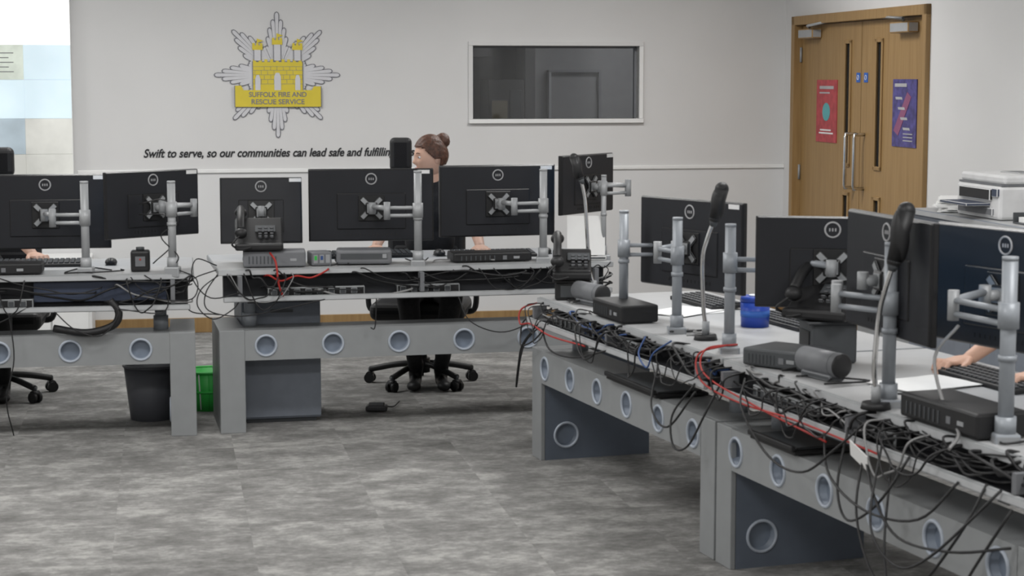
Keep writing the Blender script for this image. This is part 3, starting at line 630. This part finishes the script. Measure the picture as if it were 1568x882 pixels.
# ---------------------------------------------------------------- chairs
def chair(m,seatz=.47,headrest=True,hz=1.27,hw=.24):
    b=B()
    for i in range(5):
        a=math.radians(90+72*i+10); d=V((math.cos(a),math.sin(a),0))
        b.tube([d*.03+V((0,0,.12)),d*.16+V((0,0,.105)),d*.30+V((0,0,.075))],.017,'black',8)
        c=d*.30; per=V((-d.y,d.x,0))
        b.cyl(c+V((0,0,.045)),c+V((0,0,.085)),.010,'dgrey')
        for s in (-.017,.017): b.cyl(c+per*(s-.009)+V((0,0,.028)),c+per*(s+.009)+V((0,0,.028)),.028,'black')
        b.cyl(c-per*.02+V((0,0,.045)),c+per*.02+V((0,0,.045)),.02,'black')
    b.cyl((0,0,.07),(0,0,.15),.045,'black'); b.cyl((0,0,.15),(0,0,.28),.028,'dgrey'); b.cyl((0,0,.28),(0,0,seatz-.08),.02,'black')
    b.box((0,.02,seatz-.085),(.2,.26,.04),'black',.01)
    b.box((0,0,seatz-.04),(.52,.48,.10),'fabric',.04,None,4)
    b.tube([(0,.18,seatz-.07),(0,.29,seatz-.05),(0,.32,seatz+.1),(0,.30,seatz+.3)],.022,'black',10)
    b.box((0,.265,seatz+.34),(.44,.07,.50),'fabric',.034,RX(-6),4)
    b.box((0,.25,seatz+.2),(.40,.07,.2),'fabric',.034,RX(-4),4)
    if headrest:
        b.tube([(0,.3,seatz+.5),(0,.33,hz-.1),(0,.31,hz)],.014,'black'); b.box((0,.285,hz),(hw,.07,.16),'fabric',.034,None,4)
    for s in (-1,1):
        b.tube([(s*.2,.02,seatz-.06),(s*.29,.02,seatz-.05),(s*.30,.04,seatz+.08),(s*.29,.04,seatz+.19)],.016,'black',8); b.box((s*.29,-.0,seatz+.20),(.07,.24,.03),'black',.013)
    return b.obj('office_chair',m)

# ---------------------------------------------------------------- people
def elbow(S,W,l1,l2,pole):
    d=W-S; L=min(d.length,l1+l2-.004); u=d.normalized(); a=(l1*l1-l2*l2+L*L)/(2*L); h=math.sqrt(max(0,l1*l1-a*a))
    p=pole-u*pole.dot(u); p.normalize(); return S+u*a+p*h
def rm(o,vox,it=6):
    r=o.modifiers.new('Remesh','REMESH'); r.mode='VOXEL'; r.voxel_size=vox; r.use_smooth_shade=True
    s=o.modifiers.new('Smooth','SMOOTH'); s.factor=.5; s.iterations=it
def head(parent,m,hair,bun=True):
    b=B(); vs=b.sph((0,0,0),1,'skin',seg=72)
    for v in vs:
        x,y,z=v.co; g=lambda cx,cz,sx,sz: math.exp(-((x-cx)/sx)**2-((z-cz)/sz)**2)
        nx,ny,nz=x,y,z
        if z<0:
            nx*=1-.38*(-z)**1.5
            if y>0: ny*=1-.42*(-z)**1.1
            else: ny*=1-.06*(-z)**2
        if y<0:
            ny-=.09*g(0,-.85,.35,.18)
            ny-=.04*g(0,.22,.55,.12)
            ny+=.09*g(.36,.05,.2,.13)+.09*g(-.36,.05,.2,.13)
            ny-=.09*g(0,0,.10,.2)+.19*g(0,-.20,.13,.12)
            ny-=.08*g(0,-.48,.26,.06)
            ny+=.05*g(0,-.64,.3,.06)
            ny-=.03*g(.5,-.2,.25,.2)+.03*g(-.5,-.2,.25,.2)
        else: ny*=1.06
        v.co=(nx*.074,ny*.092,nz*.118)
    for s in (-1,1):
        b.sph((s*.073,.012,-.006),(.007,.018,.030),'skin',RY(s*10)@RX(-8)); b.sph((s*.078,.008,-.005),(.004,.011,.018),'skin')
        b.sph((s*.028,-.073,.005),(.012,.012,.007),'eyew',seg=16); b.sph((s*.028,-.0820,.005),(.0055,.005,.0055),'iris',seg=12)
        b.tube([(s*.014,-.089,.026),(s*.028,-.089,.031),(s*.044,-.080,.026)],.002,hair,6)
    b.sph((0,-.0905,-.056),(.020,.006,.0035),'lip'); b.sph((0,-.0895,-.062),(.018,.006,.004),'lip')
    b.obj('head',m,parent)
    b=B(); vs=b.sph((0,0,0),1,hair,seg=72); kill=[]
    for v in vs:
        x,y,z=v.co
        line=.42-.18*x*x-.75*(y+.55) if y>-.55 else .50-.18*x*x
        if y<.28: line=max(line,-.12)
        else: line=-.42
        if z<line: kill.append(v)
        r=1.0+.010*math.sin(26*math.atan2(x,z+.3))
        nx,ny,nz=x,y,z
        if z<0:
            nx*=1-.30*(-z)**1.5
            if y>0: ny*=1-.35*(-z)**1.1
        if y>0: ny*=1.06
        v.co=(nx*.078*r,ny*.096*r,nz*.123*r)
    bmesh.ops.delete(b.bm,geom=kill,context='VERTS')
    if bun:
        c0=V((0,.080,.084)); vs=b.sph(c0,(.038,.035,.038),hair,seg=24)
        for v in vs: v.co+= (v.co-c0)*.08*math.sin(v.co.x*220+v.co.z*160)
        b.torus((0,0,0),.025,.006,'black',T(0,.060,.070)@RX(40))
    o=b.obj('hair',m,parent,False); s=o.modifiers.new('Solid','SOLIDIFY'); s.thickness=.006; s.offset=1
def hand(b,W,fw,up,inner):
    fw=fw.normalized(); up=(up-fw*up.dot(fw)).normalized(); sd=(inner-fw*inner.dot(fw)-up*inner.dot(up)).normalized()
    R=Matrix((( sd.x,fw.x,up.x,0),(sd.y,fw.y,up.y,0),(sd.z,fw.z,up.z,0),(0,0,0,1)))
    b.sph(W+fw*.045,(.038,.052,.015),'skin',R); b.sph(W+fw*.07,(.040,.03,.013),'skin',R)
    for o,l in ((.030,.068),(.010,.076),(-.010,.070),(-.029,.055)):
        p=W+fw*.085+sd*o; q=p+fw*l*.45+up*.006+sd*o*.12; r=q+fw*l*.3-up*l*.22; t=r+fw*l*.12-up*l*.25
        b.cap(p,q,.0092,.0086,'skin',10); b.cap(q,r,.0086,.008,'skin',10); b.cap(r,t,.008,.007,'skin',10)
    p=W+fw*.025+sd*.026; q=p+fw*.03+sd*.022-up*.006; r=q+fw*.03+sd*.006-up*.006
    b.cap(p,q,.013,.010,'skin',10); b.cap(q,r,.010,.008,'skin',10)
def person(name,m,hands,hairk,bun,headyaw,lean=(0,0),knee=.40,ank=-.14,headoff=(0,0),sleeve=.35,hs=1,nod=0):
    e=empty(name,m); lx,ly=lean
    ch=V((lx*.7,-.03+ly*.7,.98)); nk=V((lx,-.04+ly,1.13)); hd=V((lx+headoff[0],-.07+ly+headoff[1],1.27))
    b=B()
    b.sph((0,.0,.56),(.165,.125,.11),'cloth'); b.sph((lx*.2,-.0+ly*.2,.68),(.135,.10,.14),'cloth'); b.sph((lx*.45,-.01+ly*.45,.82),(.14,.105,.14),'cloth')
    b.sph(ch,(.158,.11,.15),'cloth'); b.sph(nk-V((0,-.01,.05)),(.13,.07,.05),'cloth'); b.cap(nk-V((0,0,.05)),nk+V((0,0,-.01)),.062,.055,'cloth')
    for s in (-1,1): b.sph(ch+V((s*.065,-.075,-.01)),(.062,.055,.062),'cloth')
    arms=[]
    for s,W in ((-1,hands[0]),(1,hands[1])):
        S=nk+V((s*.165,.01,-.075)); W=V(W); E=elbow(S,W,.28,.25,V((s*.6,.5,-1)))
        b.sph(S,.058,'cloth'); b.cap(nk+V((s*.05,.01,-.05)),S,.05,.054,'cloth'); b.cap(S,E,.052,.041,'cloth'); b.cap(E,E+(W-E)*sleeve,.041,.035,'cloth'); arms.append((E,W,s))
    for s in (-1,1):
        H=V((s*.085,0,.54)); Kn=V((s*.115,-knee,.545)); A=V((s*.07,ank,.10))
        b.cap(H,Kn,.088,.062,'cloth'); b.cap(Kn,Kn+(A-Kn)*.45,.062,.055,'cloth'); b.cap(Kn+(A-Kn)*.45,A,.055,.040,'cloth')
    o=b.obj('clothes',None,e); rm(o,.012)
    b=B()
    for s in (-1,1):
        A=V((s*.07,ank,.10)); b.cap(A+V((0,0,.03)),A-V((0,-.005,.05)),.045,.036,'black'); b.cap(A+V((0,.01,-.063)),A+V((s*.012,-.13,-.068)),.034,.03,'black'); b.sph(A+V((s*.012,-.14,-.07)),(.040,.05,.028),'black')
    o=b.obj('shoes',None,e); rm(o,.008,3)
    for i,(E,W,s) in enumerate(arms):
        b=B(); b.cap(E+(W-E)*max(.2,sleeve-.1),W,.033,.024,'skin'); fw=V((W-E)); fw.z=0; fw=fw.normalized()+V((0,0,-.1)); hand(b,W,fw,V((0,0,1)),V((-s,0,0)))
        o=b.obj('hand_%d'%(i+1),None,e); rm(o,.0042,2)
    b=B(); b.cap(nk-V((0,0,.03)),hd-V((0,-.018,.07)),.050,.045,'skin'); o=b.obj('neck',None,e); rm(o,.008,3)
    head(e,T(*hd)@RZ(headyaw)@RX(nod)@Matrix.Scale(hs,4),hairk,bun)
chair(T(-.50,10.22,0)@RZ(-4),.47,False)
b=B()
b.tube([(-.10,.40,.72),(-.12,.41,1.0),(-.13,.37,1.22)],.018,'black'); b.box((-.13,.34,1.262),(.125,.06,.19),'fabric',.028,None,4); b.box((-.10,.40,.80),(.10,.04,.2),'black',.015); b.obj('chair_headrest',T(-.50,10.22,0))
person('seated_woman',T(-.46,10.12,0)@RZ(4),((-.28,-.49,.822),(.26,-.52,.822)),'hair',True,-70,(.025,-.02),.38,.0,(-.01,0),.35,.95,4)
chair(T(-2.74,9.80,0)@RZ(8),.47,True,1.24,.17)
person('seated_operator',T(-2.76,9.72,0)@RZ(8),((-.16,-.46,.812),(.29,-.44,.812)),'hair2',False,0,(-.14,-.03),.38,.0)
c=DP('R2',.62,1.25,0)
chair(T(c.x,c.y,0)@RZ(-71.3),.47,True,1.24)
person('seated_operator',T(c.x,c.y,0)@RZ(-71.3)@T(0,-.06,0),((-.12,-.50,.762),(.24,-.46,.762)),'hair2',False,10,(0,-.03),.38,.0)

# ---------------------------------------------------------------- camera / world
cam=bpy.data.cameras.new('camera'); cam.sensor_width=36; cam.lens=36*2850/1568; co=bpy.data.objects.new('camera',cam); col.objects.link(co)
co.location=(0,0,1.69); co.rotation_euler=(math.radians(90-6.43),0,0); cam.clip_end=100; sc.camera=co
cam.dof.use_dof=True; cam.dof.focus_distance=40; cam.dof.aperture_fstop=11
w=bpy.data.worlds.new('world'); sc.world=w; w.use_nodes=True; w.node_tree.nodes['Background'].inputs[0].default_value=(.5,.5,.5,1); w.node_tree.nodes['Background'].inputs[1].default_value=.3
sc.view_settings.view_transform='Standard'
